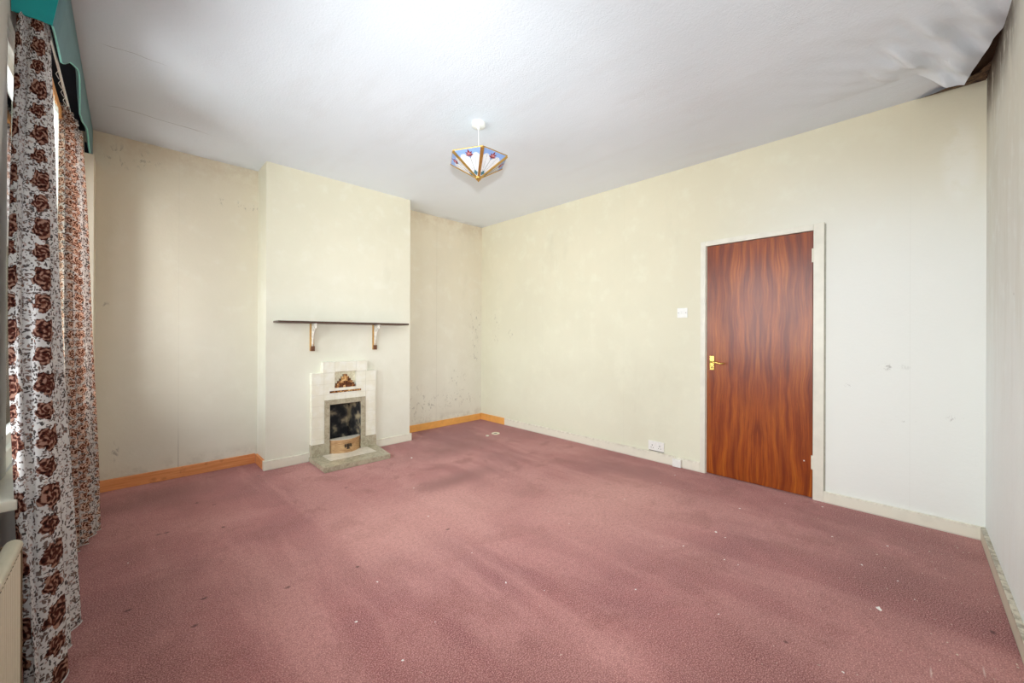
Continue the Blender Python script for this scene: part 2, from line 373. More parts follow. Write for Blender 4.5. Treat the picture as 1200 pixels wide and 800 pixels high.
# ------------------------------------------------------------------ mesh helpers
def finish(name, bm, mat, parent=None, kind=None, smooth=False, mats=None):
    bmesh.ops.recalc_face_normals(bm, faces=bm.faces)
    me = bpy.data.meshes.new(name); bm.to_mesh(me); bm.free()
    for m_ in (mats or [mat]): me.materials.append(m_)
    if smooth:
        for p in me.polygons: p.use_smooth = True
    o = bpy.data.objects.new(name, me); COL.objects.link(o)
    if parent is not None: o.parent = parent
    if kind: o['kind'] = kind
    return o
def tag(o, label, cat, group=None):
    o['label'] = label; o['category'] = cat
    if group: o['group'] = group
    return o
def thing(name, label, cat, loc=(0, 0, 0), group=None, kind=None):
    o = bpy.data.objects.new(name, None); COL.objects.link(o); o.location = loc; o.empty_display_size = .05
    if kind: o['kind'] = kind
    return tag(o, label, cat, group)
def box(bm, a, b, bev=0, mi=0):
    x0, y0, z0 = a; x1, y1, z1 = b
    vs = [bm.verts.new(p) for p in ((x0,y0,z0),(x1,y0,z0),(x1,y1,z0),(x0,y1,z0),(x0,y0,z1),(x1,y0,z1),(x1,y1,z1),(x0,y1,z1))]
    fs = [bm.faces.new([vs[i] for i in f]) for f in ((0,3,2,1),(4,5,6,7),(0,1,5,4),(1,2,6,5),(2,3,7,6),(3,0,4,7))]
    for f in fs: f.material_index = mi
    if bev:
        es = list({e for f in fs for e in f.edges})
        bmesh.ops.bevel(bm, geom=es, offset=bev, segments=2, affect='EDGES', profile=.6)
def bx(a, b, bev=0):
    bm = bmesh.new(); box(bm, a, b, bev); return bm
def prism(bm, pts, d):           # polygon pts (3-D, planar) extruded by vector d
    d = Vector(d); lo = [bm.verts.new(p) for p in pts]; hi = [bm.verts.new(Vector(p)+d) for p in pts]
    n = len(pts); bm.faces.new(lo); bm.faces.new(hi[::-1])
    for i in range(n): bm.faces.new((lo[i], hi[i], hi[(i+1) % n], lo[(i+1) % n]))
def tube(bm, pts, r, n=10, cap=True):
    pts = [Vector(p) for p in pts]; rs = r if isinstance(r, (list, tuple)) else [r]*len(pts)
    rings = []; up = None
    for i, p in enumerate(pts):
        t = (pts[min(i+1, len(pts)-1)]-pts[max(i-1, 0)]).normalized()
        if up is None: up = Vector((0, 0, 1)) if abs(t.z) < .9 else Vector((1, 0, 0))
        s = t.cross(up).normalized(); up = s.cross(t).normalized()
        rings.append([bm.verts.new(p+(s*math.cos(a)+up*math.sin(a))*rs[i]) for a in [2*math.pi*k/n for k in range(n)]])
    for a, b in zip(rings, rings[1:]):
        for k in range(n): bm.faces.new((a[k], a[(k+1) % n], b[(k+1) % n], b[k]))
    if cap: bm.faces.new(rings[0][::-1]); bm.faces.new(rings[-1])
def lathe(bm, prof, n=32, c=(0, 0, 0)):     # prof: (r, z)
    c = Vector(c); rings = []
    for r, z in prof:
        if r < 1e-6: rings.append([bm.verts.new(c+Vector((0, 0, z)))]*n)
        else: rings.append([bm.verts.new(c+Vector((r*math.cos(2*math.pi*k/n), r*math.sin(2*math.pi*k/n), z))) for k in range(n)])
    for a, b in zip(rings, rings[1:]):
        for k in range(n):
            q = []
            for v in (a[k], a[(k+1) % n], b[(k+1) % n], b[k]):
                if v not in q: q.append(v)
            if len(q) > 2: bm.faces.new(q)
def struct(name, bm, mat, label=None, cat=None, **kw):
    o = finish(name, bm, mat, kind='structure', **kw)
    if label: tag(o, label, cat)
    return o

# ------------------------------------------------------------------ room shell
T = .14
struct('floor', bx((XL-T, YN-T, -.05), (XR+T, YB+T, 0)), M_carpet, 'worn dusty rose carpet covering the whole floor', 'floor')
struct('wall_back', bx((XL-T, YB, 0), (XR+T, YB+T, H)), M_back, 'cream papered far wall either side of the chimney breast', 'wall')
bm = bmesh.new()
box(bm, (CX0, CY, 0), (1.402, YB, H)); box(bm, (1.706, CY, 0), (CX1, YB, H)); box(bm, (1.402, CY, .52), (1.706, YB, H)); box(bm, (1.402, CY+.19, 0), (1.706, YB, .52))
struct('wall_chimney', bm, M_chim, 'cream chimney breast projecting from the far wall', 'wall')
struct('wall_front', bx((XL-T, YN-T, 0), (XR+T, YN, H)), M_front, 'pale damp-streaked wall at the right edge', 'wall')
bm = bmesh.new()
DY0, DY1, DZ = .492, 1.259, 1.995
box(bm, (XR, YN, 0), (XR+T, DY0, H)); box(bm, (XR, DY1, 0), (XR+T, YB, H)); box(bm, (XR, DY0, DZ), (XR+T, DY1, H)); box(bm, (XR+.09, DY0, 0), (XR+T, DY1, DZ))
struct('wall_right', bm, M_right, 'long cream painted wall with the brown door', 'wall')
# window wall with two openings
W = [(.75, 2.22), (2.44, 4.02)]; WZ0, WZ1 = .66, 2.44
bm = bmesh.new()
ys = [YN, W[0][0], W[0][1], W[1][0], W[1][1], YB]
for i in (0, 2, 4): box(bm, (XL-T, ys[i], 0), (XL, ys[i+1], H))
for a, b in W: box(bm, (XL-T, a, 0), (XL, b, WZ0)); box(bm, (XL-T, a, WZ1), (XL, b, H))
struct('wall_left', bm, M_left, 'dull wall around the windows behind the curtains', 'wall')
for i, (a, b) in enumerate(W):
    w = thing(f'window_{i+1}', ['white framed window beyond the near curtain edge', 'white framed window glowing between the two floral curtains'][i], 'window', (XL, (a+b)/2, WZ0), kind='structure')
    def P_(p): return (p[0]-XL, p[1]-(a+b)/2, p[2]-WZ0)
    def wb(bm, p, q, bev=.004): box(bm, P_(p), P_(q), bev)
    bm = bmesh.new(); x0, x1 = XL-.09, XL-.012
    wb(bm, (x0, a, WZ0), (x1, a+.06, WZ1)); wb(bm, (x0, b-.06, WZ0), (x1, b, WZ1)); wb(bm, (x0, a+.06, WZ0), (x1, b-.06, WZ0+.07)); wb(bm, (x0, a+.06, WZ1-.06), (x1, b-.06, WZ1))
    mdl = (a+b)/2; wb(bm, (x0, mdl-.035, WZ0+.07), (x1, mdl+.035, WZ1-.06))
    finish('window_frame', bm, M_pvc, w)
    for c, d in ((a+.06, mdl-.035), (mdl+.035, b-.06)):
        bm = bmesh.new(); x2, x3 = XL-.075, XL-.03; z0, z1 = WZ0+.07, WZ1-.06
        wb(bm, (x2, c, z0), (x3, c+.045, z1)); wb(bm, (x2, d-.045, z0), (x3, d, z1)); wb(bm, (x2, c+.045, z0), (x3, d-.045, z0+.045)); wb(bm, (x2, c+.045, z1-.045), (x3, d-.045, z1))
        sash = finish('casement', bm, M_pvc, w)
        bm = bmesh.new(); wb(bm, (XL-.055, c+.045, z0+.045), (XL-.051, d-.045, z1-.045), 0); finish('pane', bm, M_glass, sash)
        bm = bmesh.new(); wb(bm, (XL-.03, c+.012, 1.62), (XL-.012, c+.034, 1.72), .003); wb(bm, (XL-.022, c+.014, 1.55), (XL-.008, c+.03, 1.66), .003); finish('catch', bm, M_white, sash)
struct('trim_1', bx((XL-.005, 2.04, .628), (-.252, 3.96, .662), .006), M_gloss, 'white painted window sill behind the curtains', 'window sill')
# boxed pipe strip in the corner beside the pelmet
struct('trim_2', bx((XL, 4.06, 0), (-.168, YB, 2.472), .003), M_back, 'narrow cream boxed strip in the far left corner', 'trim')

# ceiling: bare boards above, papered sheet below that sags and splits at the near right corner
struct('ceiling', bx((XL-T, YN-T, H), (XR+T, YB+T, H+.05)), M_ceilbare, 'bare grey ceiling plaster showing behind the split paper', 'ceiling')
def sag(x, y):
    u = max(0, min(1, (x-2.25)/1.2)); v = max(0, min(1, (.75-y)/1.0)); u = u*u*(3-2*u); v = v*v*(3-2*v)
    s = .045*u*v
    s += .008*u*v*(math.sin(x*17+y*9)+math.sin(x*7-y*23)*.8) + .004*u*v*math.sin(x*41+y*33)
    k = max(0, 1-math.hypot(x-3.45, y+.22)/.42); s += .045*k*k
    wv = max(0, 1-math.hypot((x-3.1)/.55, (y+.08)/.3)); s += .011*min(1, wv*2)*(math.sin(46*(y*.95+x*.28))+.6*math.sin(83*(y*.9+x*.4)+1))
    fx = max(0, min(1, 1-(x-3.08)/.2)); q = max(0, min(1, (-.03-y)/.11)); s *= fx+(1-fx)*q
    s *= max(0, min(1, (3.6-x)/.1))
    return max(0, s)
bm = bmesh.new()
nx, ny = 150, 180; x0, x1, y0, y1 = XL, XR-.0005, YN+.0005, YB-.0005
# the torn edge: the paper ends left of this polyline
tear = [(3.27, .33), (3.24, .10), (3.29, -.03), (3.38, -.12), (3.43, -.215), (3.32, -.237), (3.20, -.27), (3.08, -.288), (3.02, -.312)]
def kept(x, y):
    if y > -.03 or x < 3.0: return True
    if y > -.215:
        for (xa, ya), (xb, yb) in zip(tear[2:], tear[3:]):
            if ya >= y >= yb: return x <= xa+(xb-xa)*(ya-y)/(ya-yb)
        return True
    for (xa, ya), (xb, yb) in zip(tear[4:], tear[5:]):
        if xb <= x <= xa: return y >= ya+(yb-ya)*(xa-x)/(xa-xb)
    return x < 3.02
xs = [x0+(x1-x0)*i/40*.6823 for i in range(40)]; xs = [x for x in xs if x < 2.35]
xs += [2.35+(x1-2.35)*i/150 for i in range(151)]
ysl = [YN+.0005+(1.0-YN)*i/170 for i in range(171)]+[1.0+(y1-1.0)*i/30 for i in range(1, 31)]
grid = {}
def gv(i, j):
    if (i, j) not in grid:
        x, y = xs[i], ysl[j]
        grid[i, j] = bm.verts.new((x, y, H-.0009-sag(x, y)))
    return grid[i, j]
for i in range(len(xs)-1):
    for j in range(len(ysl)-1):
        cx, cy = (xs[i]+xs[i+1])/2, (ysl[j]+ysl[j+1])/2
        if kept(cx, cy): bm.faces.new((gv(i, j), gv(i+1, j), gv(i+1, j+1), gv(i, j+1)))
# pull the stair-stepped tear vertices onto the tear line
bm.edges.ensure_lookup_table()
def near_line(p):
    best = None
    for a, b in zip(tear, tear[1:]):
        a = Vector(a); b = Vector(b); t = max(0, min(1, (p-a).dot(b-a)/(b-a).length_squared)); q = a+(b-a)*t
        if best is None or (q-p).length < (best-p).length: best = q
    return best
for v in {v for e in bm.edges if e.is_boundary for v in e.verts}:
    p = Vector((v.co.x, v.co.y))
    if 3.0 < p.x < x1-.01 and p.y < -.035:
        q = near_line(p)
        if (q-p).length < .02: v.co.x, v.co.y = q; v.co.z = H-.0009-sag(q.x, q.y)
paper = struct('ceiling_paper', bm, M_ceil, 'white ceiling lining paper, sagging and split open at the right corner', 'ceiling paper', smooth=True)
# ragged brown paper layer hanging under the split
bm = bmesh.new()
pts = [(3.615, -.02), (3.615, -.31), (3.36, -.312), (3.45, -.27), (3.50, -.20), (3.53, -.10)]
top = [bm.verts.new((x, y, H-.004-.006*i)) for i, (x, y) in enumerate(pts)]; bm.faces.new(top)
g = NT('torn brown backing'); P = g.obj(); v = g.noise(P, 30, 5, .7)
M_torn = g.done(g.ramp(v, [(.4, C(48, 34, 26)), (.62, C(120, 92, 62))]), .9)
struct('trim_3', bm, M_torn, 'brown torn backing in the dark split at the ceiling corner', 'torn paper')

# skirtings
B = .018
struct('baseboard_back_left', bx((-.165, YB-B, 0), (CX0-B, YB, .088), .003), M_raw, 'bare orange timber skirting left of the chimney breast', 'skirting board')
struct('baseboard_chimney_left', bx((CX0-B, CY+.03, 0), (CX0, YB-B, .086), .003), M_raw, 'short bare timber skirting on the left side of the chimney breast', 'skirting board')
bm = bmesh.new(); box(bm, (CX0-B, CY-B, 0), (1.243, CY, .083), .003); box(bm, (CX0-B, CY, 0), (CX0, CY+.03, .083), .002)
struct('baseboard_chimney', bm, M_sk, 'white skirting on the chimney breast left of the fireplace', 'skirting board')
struct('baseboard_chimney_right', bx((1.868, CY-B, 0), (CX1+B, CY, .083), .003), M_sk, 'white skirting on the chimney breast right of the fireplace', 'skirting board')
struct('baseboard_back_right', bx((CX1, YB-B, 0), (XR-B, YB, .085), .003), M_rawy, 'bare timber skirting in the alcove right of the chimney breast', 'skirting board')
struct('baseboard_right_far', bx((XR-B, 3.80, 0), (XR, YB, .088), .003), M_rawy, 'short bare timber skirting in the far right corner', 'skirting board')
struct('baseboard_right', bx((XR-B, 1.297, 0), (XR, 3.80, .088), .003), M_sk, 'cream painted skirting between the far corner and the door', 'skirting board')
struct('baseboard_right_near', bx((XR-B, YN, 0), (XR, .437, .080), .003), M_sk, 'cream painted skirting right of the door', 'skirting board')
struct('baseboard_front', bx((.3, YN, 0), (XR-B, YN+.02, .082), .003), M_skd, 'grimy skirting along the right-hand wall', 'skirting board')

# ------------------------------------------------------------------ door
d = thing('door_1', 'flush varnished red-brown wood door with brass lever handle', 'door', (XR, .876, 0), kind='structure')
def dl(a, b, bev=0, bm=None):
    bm = bm or bmesh.new(); o = Vector((XR, .876, 0)); box(bm, Vector(a)-o, Vector(b)-o, bev); return bm
leaf = finish('door_leaf', bx((XR+.004, .506, .008), (XR+.044, 1.247, 1.980), .0015), M_door, d); leaf.location = (-XR, -.876, 0)
bm = dl((XR-.016, 1.254, 0), (XR+.004, 1.297, 2.025), .003); dl((XR-.016, .437, 0), (XR+.004, .500, 2.03), .003, bm); dl((XR-.016, .500, 1.983), (XR+.004, 1.254, 2.027), .003, bm)
dl((XR+.004, 1.249, 0), (XR+.09, 1.259, 1.995), 0, bm); dl((XR+.004, .492, 0), (XR+.09, .503, 1.995), 0, bm); dl((XR+.004, .503, 1.984), (XR+.09, 1.249, 1.995), 0, bm)
finish('door_frame', bm, M_frame, d)
finish('shadow_strip', dl((XR-.004, .428, .08), (XR, .437, 2.02)), M_shadow, d)  # thin strip coloured as the shadow beside the frame
for z in (.22, 1.75):
    bm = dl((XR-.004, .499, z), (XR+.006, .512, z+.10), .001)
    tube(bm, [(-.006, .504-.876, z), (-.006, .504-.876, z+.1)], .005); finish('hinge', bm, M_gloss, d)
bm = dl((XR-.005, 1.184, .905), (XR+.005, 1.222, 1.030), .003)
hp = finish('handle_plate', bm, M_brass, d)
bm = bmesh.new(); o_ = Vector((XR, .876, 0))
tube(bm, [Vector((XR, 1.203, .978))-o_, Vector((XR-.03, 1.203, .978))-o_], .009, 14)
tube(bm, [Vector(p)-o_ for p in ((XR-.04, 1.207, .978), (XR-.044, 1.185, .979), (XR-.045, 1.15, .972), (XR-.043, 1.12, .966), (XR-.036, 1.095, .972))], [.008, .009, .0075, .007, .006], 12)
finish('lever', bm, M_brass, hp, smooth=True)
bm = bmesh.new(); lathe(bm, [(0, 0), (.006, 0), (.006, .003), (0, .003)], 12); ko = finish('key_escutcheon', bm, M_dark, hp)
ko.rotation_euler = (0, -math.pi/2, 0); ko.location = (-.0045, 1.203-.876, .93)
bm = bmesh.new(); lathe(bm, [(0, 0), (.005, 0), (.004, .002), (0, .002)], 10); ko = finish('paint_chip', bm, M_white, d)
ko.rotation_euler = (0, -math.pi/2, 0); ko.location = (.004, .555-.876, .27)

# switch, socket, junction box
def at_right(y, z): return (XR, y, z)
t = thing('light_switch', 'white double rocker light switch on the wall left of the door', 'light switch', at_right(1.457, 1.41))
finish('plate', bx((-.009, -.046, -.044), (0, .046, .044), .003), M_white, t)
for s in (-.014, .014):
    bm = bmesh.new(); prism(bm, [(-.009, s-.007, -.014), (-.009, s-.007, .014), (-.0145, s-.007, -.014)], (0, .014, 0)); finish('rocker', bm, M_white, t)
for s in (-.034, .034):
    bm = bx((-.0102, s-.003, -.003), (-.0088, s+.003, .003)); finish('screw', bm, M_grey, t)
t = thing('double_socket', 'white double wall socket just above the skirting left of the door', 'socket', at_right(1.70, .146))
finish('plate', bx((-.012, -.078, -.044), (0, .078, .044), .003), M_white, t)
for s in (-.037, .037):
    bm = bmesh.new()
    box(bm, (-.0125, s-.003, -.001), (-.0118, s+.003, .010)); box(bm, (-.0125, s-.014, -.021), (-.0118, s-.007, -.016)); box(bm, (-.0125, s+.007, -.021), (-.0118, s+.014, -.016))
    finish('pin_holes', bm, M_black, t)
    bm = bmesh.new(); sy = s+(.02 if s < 0 else -.02); prism(bm, [(-.012, sy-.006, .012), (-.012, sy-.006, .034), (-.017, sy-.006, .012)], (0, .012, 0)); finish('rocker', bm, M_white, t)
finish('grey_strip', bx((-.004, -.075, -.054), (-.001, .07, -.046)), M_grey, t)  # grey strip just below the socket plate
t = thing('junction_box', 'small white cable box on the skirting beside the door', 'junction box', (XR-B, 1.489, .04))
finish('base', bx((-.012, -.036, -.033), (0, .036, .033), .002), M_white, t); finish('cover', bx((-.030, -.038, -.035), (-.012, .038, .035), .003), M_white, t)
bm = bmesh.new(); tube(bm, [(-.0055, .02, .033), (-.004, .03, .05), (.004, .04, .053), (.004, .9, .053)], .0022, 6); finish('cable', bm, M_gloss, t)

# ------------------------------------------------------------------ fireplace
fp = thing('fireplace_surround', 'stepped cream tiled fireplace with brown mosaic pyramid and grey border', 'fireplace', (0, 0, 0))
F0 = CY-.055; XA, XB = 1.238, 1.868; OX0, OX1, OZ = 1.402, 1.706, .520; BX0, BX1, BZ = 1.352, 1.756, .568
NX0, NX1, NZ0, NZ1 = 1.448, 1.66, .678, .835
HZ = .045
bm = bmesh.new()
bo = [(XA, .832), (1.335, .832), (1.335, .937), (1.770, .937), (1.770, .832), (XB, .832)]
# tile face assembled round the opening and the niche
def fb(x0, z0, x1, z1, y0=None, bev=.003): box(bm, (x0, y0 if y0 is not None else F0, z0), (x1, CY, z1), bev)
fb(XA, .155, BX0, .832); fb(BX1, .155, XB, .832)
fb(BX0, BZ, BX1, .632, bev=0); fb(BX0, .632, 1.40, .832, bev=0); fb(1.708, .632, BX1, .832, bev=0); fb(1.40, .652, 1.708, NZ0, bev=0)
fb(1.40, NZ0, NX0, .832, bev=0); fb(NX1, NZ0, 1.708, .832, bev=0); fb(1.40, .832, NX0, NZ1, bev=0)
fb(1.335, .832, NX0, .937, F0-.006); fb(NX1, .832, 1.770, .937, F0-.006); fb(NX0, NZ1, NX1, .937, F0-.006)
finish('tile_facing', bm, M_tile, fp)
finish('niche_back', bx((NX0, CY-.014, NZ0), (NX1, CY, NZ1)), M_niche, fp)
bm = bmesh.new()
st = [(.006, .0, .200), (.022, .026, .176), (.040, .050, .150), (.058, .074, .126)]
zz = NZ0; hh = .0215; hw = .100
for k in range(6):
    box(bm, ((NX0+NX1)/2-hw, F0+.006, zz), ((NX0+NX1)/2+hw, CY-.012, zz+hh), .001); zz += hh; hw -= .0178 if k != 0 else .012
finish('mosaic_pyramid', bm, M_mosaic, fp)
finish('mosaic_strip', bx((1.40, F0-.004, .632), (1.708, CY, .652), .001), M_mosaic, fp)
bm = bmesh.new()
def gb(x0, z0, x1, z1, y0): box(bm, (x0, y0, z0), (x1, CY, z1), .003)
gb(BX0, HZ, OX0, BZ, F0-.007); gb(OX1, HZ, BX1, BZ, F0-.007); gb(OX0, OZ, OX1, BZ, F0-.007)
finish('grey_border', bm, M_stone, fp)
for a, b in ((XA, BX0), (BX1, XB)): finish('plinth_tile', bx((a-.003 if a == XA else a, F0-.006, HZ), (b if b == BX0 else b+.003, CY, .157), .003), M_stone, fp)
# firebox: a dark niche set in the chimney
bm = bmesh.new()
yb = CY+.18
prism(bm, [(OX0, CY-.001, HZ), (OX0+.04, yb, HZ), (OX1-.04, yb, HZ), (OX1, CY-.001, HZ)], (0, 0, .004))
for p in ([(OX0, F0, HZ), (OX0, F0, OZ), (OX0+.04, yb, OZ-.05), (OX0+.04, yb, HZ)], [(OX1, F0, HZ), (OX1-.04, yb, HZ), (OX1-.04, yb, OZ-.05), (OX1, F0, OZ)],
          [(OX0+.04, yb, HZ), (OX0+.04, yb, OZ-.05), (OX1-.04, yb, OZ-.05), (OX1-.04, yb, HZ)], [(OX0, F0, OZ), (OX1, F0, OZ), (OX1-.04, yb, OZ-.05), (OX0+.04, yb, OZ-.05)]):
    bm.faces.new([bm.verts.new(q) for q in p])
finish('fireback', bm, M_soot, fp)
# hearth slab
bm = bmesh.new(); prism(bm, [(1.222, 3.545, 0), (1.83, 3.535, 0), (1.885, 3.98, 0), (1.225, 3.98, 0)], (0, 0, HZ)); bmesh.ops.bevel(bm, geom=list(bm.edges), offset=.004, segments=2, affect='EDGES')
finish('hearth', bm, M_stone, fp)
bm = bmesh.new(); prism(bm, [(1.33, 3.71, HZ), (1.77, 3.71, HZ), (1.77, F0-.008, HZ), (1.33, F0-.008, HZ)], (0, 0, .0018)); finish('pale_hearth_tile', bm, M_pale, fp)
# bowed fret in the opening
ff = thing('ash_fret', 'bowed copper ash fret with dark emblem in the fireplace opening', 'ash fret', (1.554, CY-.045, HZ+.002))
def arc(n, hw=.148, bow=.075, off=0): return [(-hw+2*hw*i/n, -bow*(1-((2*i/n)-1)**2)-off) for i in range(n+1)]
bm = bmesh.new(); A1 = arc(24); A2 = arc(24, off=-.006)
for z0, z1, o in ((0, .100, 0), (.100, .128, .005), (0, .012, .004)):
    pts = [(x, y-o, z0) for x, y in A1]+[(x, y+.006, z0) for x, y in reversed(A1)]
    prism(bm, pts, (0, 0, z1-z0))
finish('front_plate', bm, M_copper, ff)
bm = bmesh.new(); prism(bm, [(x, y-.005, .126) for x, y in A1]+[(.148, .03, .126), (-.148, .03, .126)], (0, 0, .006)); finish('top_ledge', bm, M_pale, ff)
bm = bmesh.new()
def yo(x): return -.075*(1-(x/.148)**2)-.0075
for x, w, z0, z1 in ((-.030, .004, .050, .082), (-.018, .003, .052, .064), (-.018, .003, .070, .084), (-.006, .004, .040, .085), (.006, .004, .040, .085), (.018, .003, .052, .064), (.018, .003, .070, .084), (.030, .004, .050, .082)):
    box(bm, (x-w, yo(x), z0), (x+w, yo(x)+.006, z1), .001)
box(bm, (-.016, yo(0)-.001, .034), (.016, yo(0)+.004, .040), .001); box(bm, (-.036, yo(.03), .063), (.036, yo(0)+.012, .068), .001)
finish('emblem', bm, M_dark, ff)

# ------------------------------------------------------------------ shelf and brackets
bm = bmesh.new(); box(bm, (.931, CY-.165, 1.305), (2.19, CY, 1.322), .004)
sh = tag(finish('mantel_shelf', bm, M_shelf), 'long thin dark wooden shelf on brackets above the fireplace', 'shelf')
def bracket(cx, label):
    t = thing('shelf_bracket', label, 'bracket', (cx, CY, 1.305), 'shelf brackets')
    finish('wall_batten', bx((-.022, -.020, -.262), (.014, 0, -.001), .003), M_brw, t)
    finish('foot_block', bx((-.020, -.036, -.262), (.016, -.018, -.215), .003), M_brown, t)
    bm = bmesh.new()
    tube(bm, [(-.003, -.026, -.215), (-.003, -.026, -.004)], .009, 8)
    tube(bm, [(-.003, -.024, -.007), (-.003, -.135, -.007)], .009, 8)
    pts = []
    for i in range(25):           # scrolled brace from the foot to the front tip
        a = i/24; pts.append((-.003, -.030-.085*a**1.6, -.200+.165*a**.7))
    tube(bm, pts, .008, 8)
    def curl(cy, cz, r0, turns, s=1, ph=0):
        q = [(-.003, cy+s*(r0*(1-.75*k/28))*math.cos(ph+turns*6.283*k/28), cz+(r0*(1-.75*k/28))*math.sin(ph+turns*6.283*k/28)) for k in range(29)]
        tube(bm, q, .0065, 7)
    curl(-.112, -.032, .021, 1.4); curl(-.060, -.040, .022, 1.3, -1, 1); curl(-.046, -.088, .016, 1.3, 1, 2); curl(-.040, -.140, .012, 1.2, -1, 0)
    finish('scroll_iron', bm, M_iron, t, smooth=True)
    return t
bracket(1.256, 'left of the two scrolled brackets under the dark shelf')
bracket(1.872, 'right of the two scrolled brackets under the dark shelf')

# ------------------------------------------------------------------ pendant lamp
LX, LY = 1.80, 2.18
r_ = thing('ceiling_pendant', 'hexagonal stained glass and brass pendant lamp hanging from the ceiling', 'pendant lamp', (LX, LY, H))
bm = bmesh.new(); lathe(bm, [(0, 0), (.046, 0), (.048, -.004), (.048, -.026), (.045, -.030), (.012, -.036), (.008, -.048), (0, -.048)], 32); finish('ceiling_rose', bm, M_white, r_)
bm = bmesh.new(); tube(bm, [(0, 0, -.045), (0, 0, -.30)], .003, 8); finish('cord', bm, M_white, r_)
bm = bmesh.new(); lathe(bm, [(0, -.29), (.014, -.29), (.018, -.31), (.018, -.35), (.012, -.36), (0, -.36)], 20); finish('lamp_holder', bm, M_white, r_, smooth=True)
RZ, AZ, RR = -.272, -.405, .217
view = math.atan2(-LY, -LX)       # towards the camera corner
ang = [view+math.radians(7)+k*math.pi/3 for k in range(6)]
rim = [Vector((RR*math.cos(a), RR*math.sin(a), RZ)) for a in ang]; apex = Vector((0, 0, AZ))
low = [v.copy()+Vector((0, 0, -.006)) for v in rim]
shade = bpy.data.objects.new('lamp_shade', None); COL.objects.link(shade); shade.parent = r_
for k in range(6):
    A, Bv = rim[k], rim[(k+1) % 6]; mid = (A+Bv)/2; ex = (Bv-A).normalized(); ey = (mid-apex); hl = ey.length; ey.normalize(); hwid = (Bv-A).length/2
    nrm = ex.cross(ey).normalized()
    if nrm.dot(Vector((mid.x, mid.y, 0))) < 0: nrm = -nrm
    def pp(u, v, o=0): return apex+ex*(u*hwid*v)+ey*(v*hl)+nrm*o       # u in -1..1, v 0..1 apex to rim
    bm = bmesh.new(); prism(bm, [pp(-1, .05), pp(1, .05), pp(1, 1), pp(-1, 1)], nrm*.003); pn = finish('glass_panel', bm, M_gwhite, None)
    pn.parent = shade
    # scalloped blue top band
    bm = bmesh.new(); pts = [pp(-1, .995, .0034), pp(1, .995, .0034)]
    N = 24
    for i in range(N+1):
        u = 1-2*i/N; lobe = abs(math.sin(u*math.pi)); pts.append(pp(u, .70+.17*lobe, .0034))
    prism(bm, pts, nrm*.001); b1 = finish('blue_band', bm, M_gblue, None); b1.parent = pn
    bm = bmesh.new()
    for a_, ln in ((90, .20), (50, .16), (130, .16), (10, .13), (170, .13), (-40, .07), (220, .07)):
        a_ = math.radians(a_); c0 = pp(0, .80, .0048); dv = ex*math.cos(a_)+ey*math.sin(a_); sv = ex*-math.sin(a_)+ey*math.cos(a_); L_ = ln*hl
        prism(bm, [c0, c0+dv*L_*.5+sv*L_*.2, c0+dv*L_, c0+dv*L_*.5-sv*L_*.2], nrm*.001)
    b2 = finish('flower', bm, M_gred, None); b2.parent = pn
    bm = bmesh.new(); c0 = pp(0, .83, .006)
    for a_ in (70, 110, 20, 160):
        a_ = math.radians(a_); dv = ex*math.cos(a_)+ey*math.sin(a_); sv = ex*-math.sin(a_)+ey*math.cos(a_); L_ = .085*hl
        prism(bm, [c0, c0+dv*L_*.5+sv*L_*.2, c0+dv*L_, c0+dv*L_*.5-sv*L_*.2], nrm*.001)
    b3 = finish('petal', bm, M_gpink, None); b3.parent = pn
    bm = bmesh.new(); prism(bm, [pp(0, .14, .0045), pp(.55, .24, .0045), pp(0, .34, .0045), pp(-.55, .24, .0045)], nrm*.001); b4 = finish('teal_diamond', bm, M_ggreen, None); b4.parent = pn
    bm = bmesh.new(); tube(bm, [pp(0, .34, .005), pp(0, .78, .005)], .0012, 6)
    for s in (-1, 1): tube(bm, [pp(s*.3, .30, .005), pp(s*.50, .86, .005)], .0006, 6)
    b5 = finish('leading', bm, M_grey, None); b5.parent = pn
bm = bmesh.new()
for k in range(6):
    A, Bv = rim[k], rim[(k+1) % 6]; tube(bm, [A+Vector((0,0,.002)), Bv+Vector((0,0,.002))], .0045, 8)
rb = finish('rim', bm, M_goldm, None); rb.parent = shade
for k in range(6):
    bm = bmesh.new(); A = rim[k]; t = (A-apex).normalized(); s = t.cross(Vector((0, 0, 1))).normalized(); n2 = s.cross(t)
    if n2.z > 0: n2 = -n2
    w0, w1 = .009, .013; p0 = apex+t*.01; p1 = A
    prism(bm, [p0-s*w0, p0+s*w0, p1+s*w1, p1-s*w1], n2*.007); bmesh.ops.bevel(bm, geom=list(bm.edges), offset=.002, segments=1, affect='EDGES')
    rb = finish('rib', bm, M_goldm, None); rb.parent = shade
bm = bmesh.new(); lathe(bm, [(0, AZ-.024), (.004, AZ-.022), (.006, AZ-.015), (.014, AZ-.010), (.024, AZ+.003), (.027, AZ+.012), (0, AZ+.016)], 20); fo = finish('finial', bm, M_goldm, None, smooth=True); fo.parent = shade

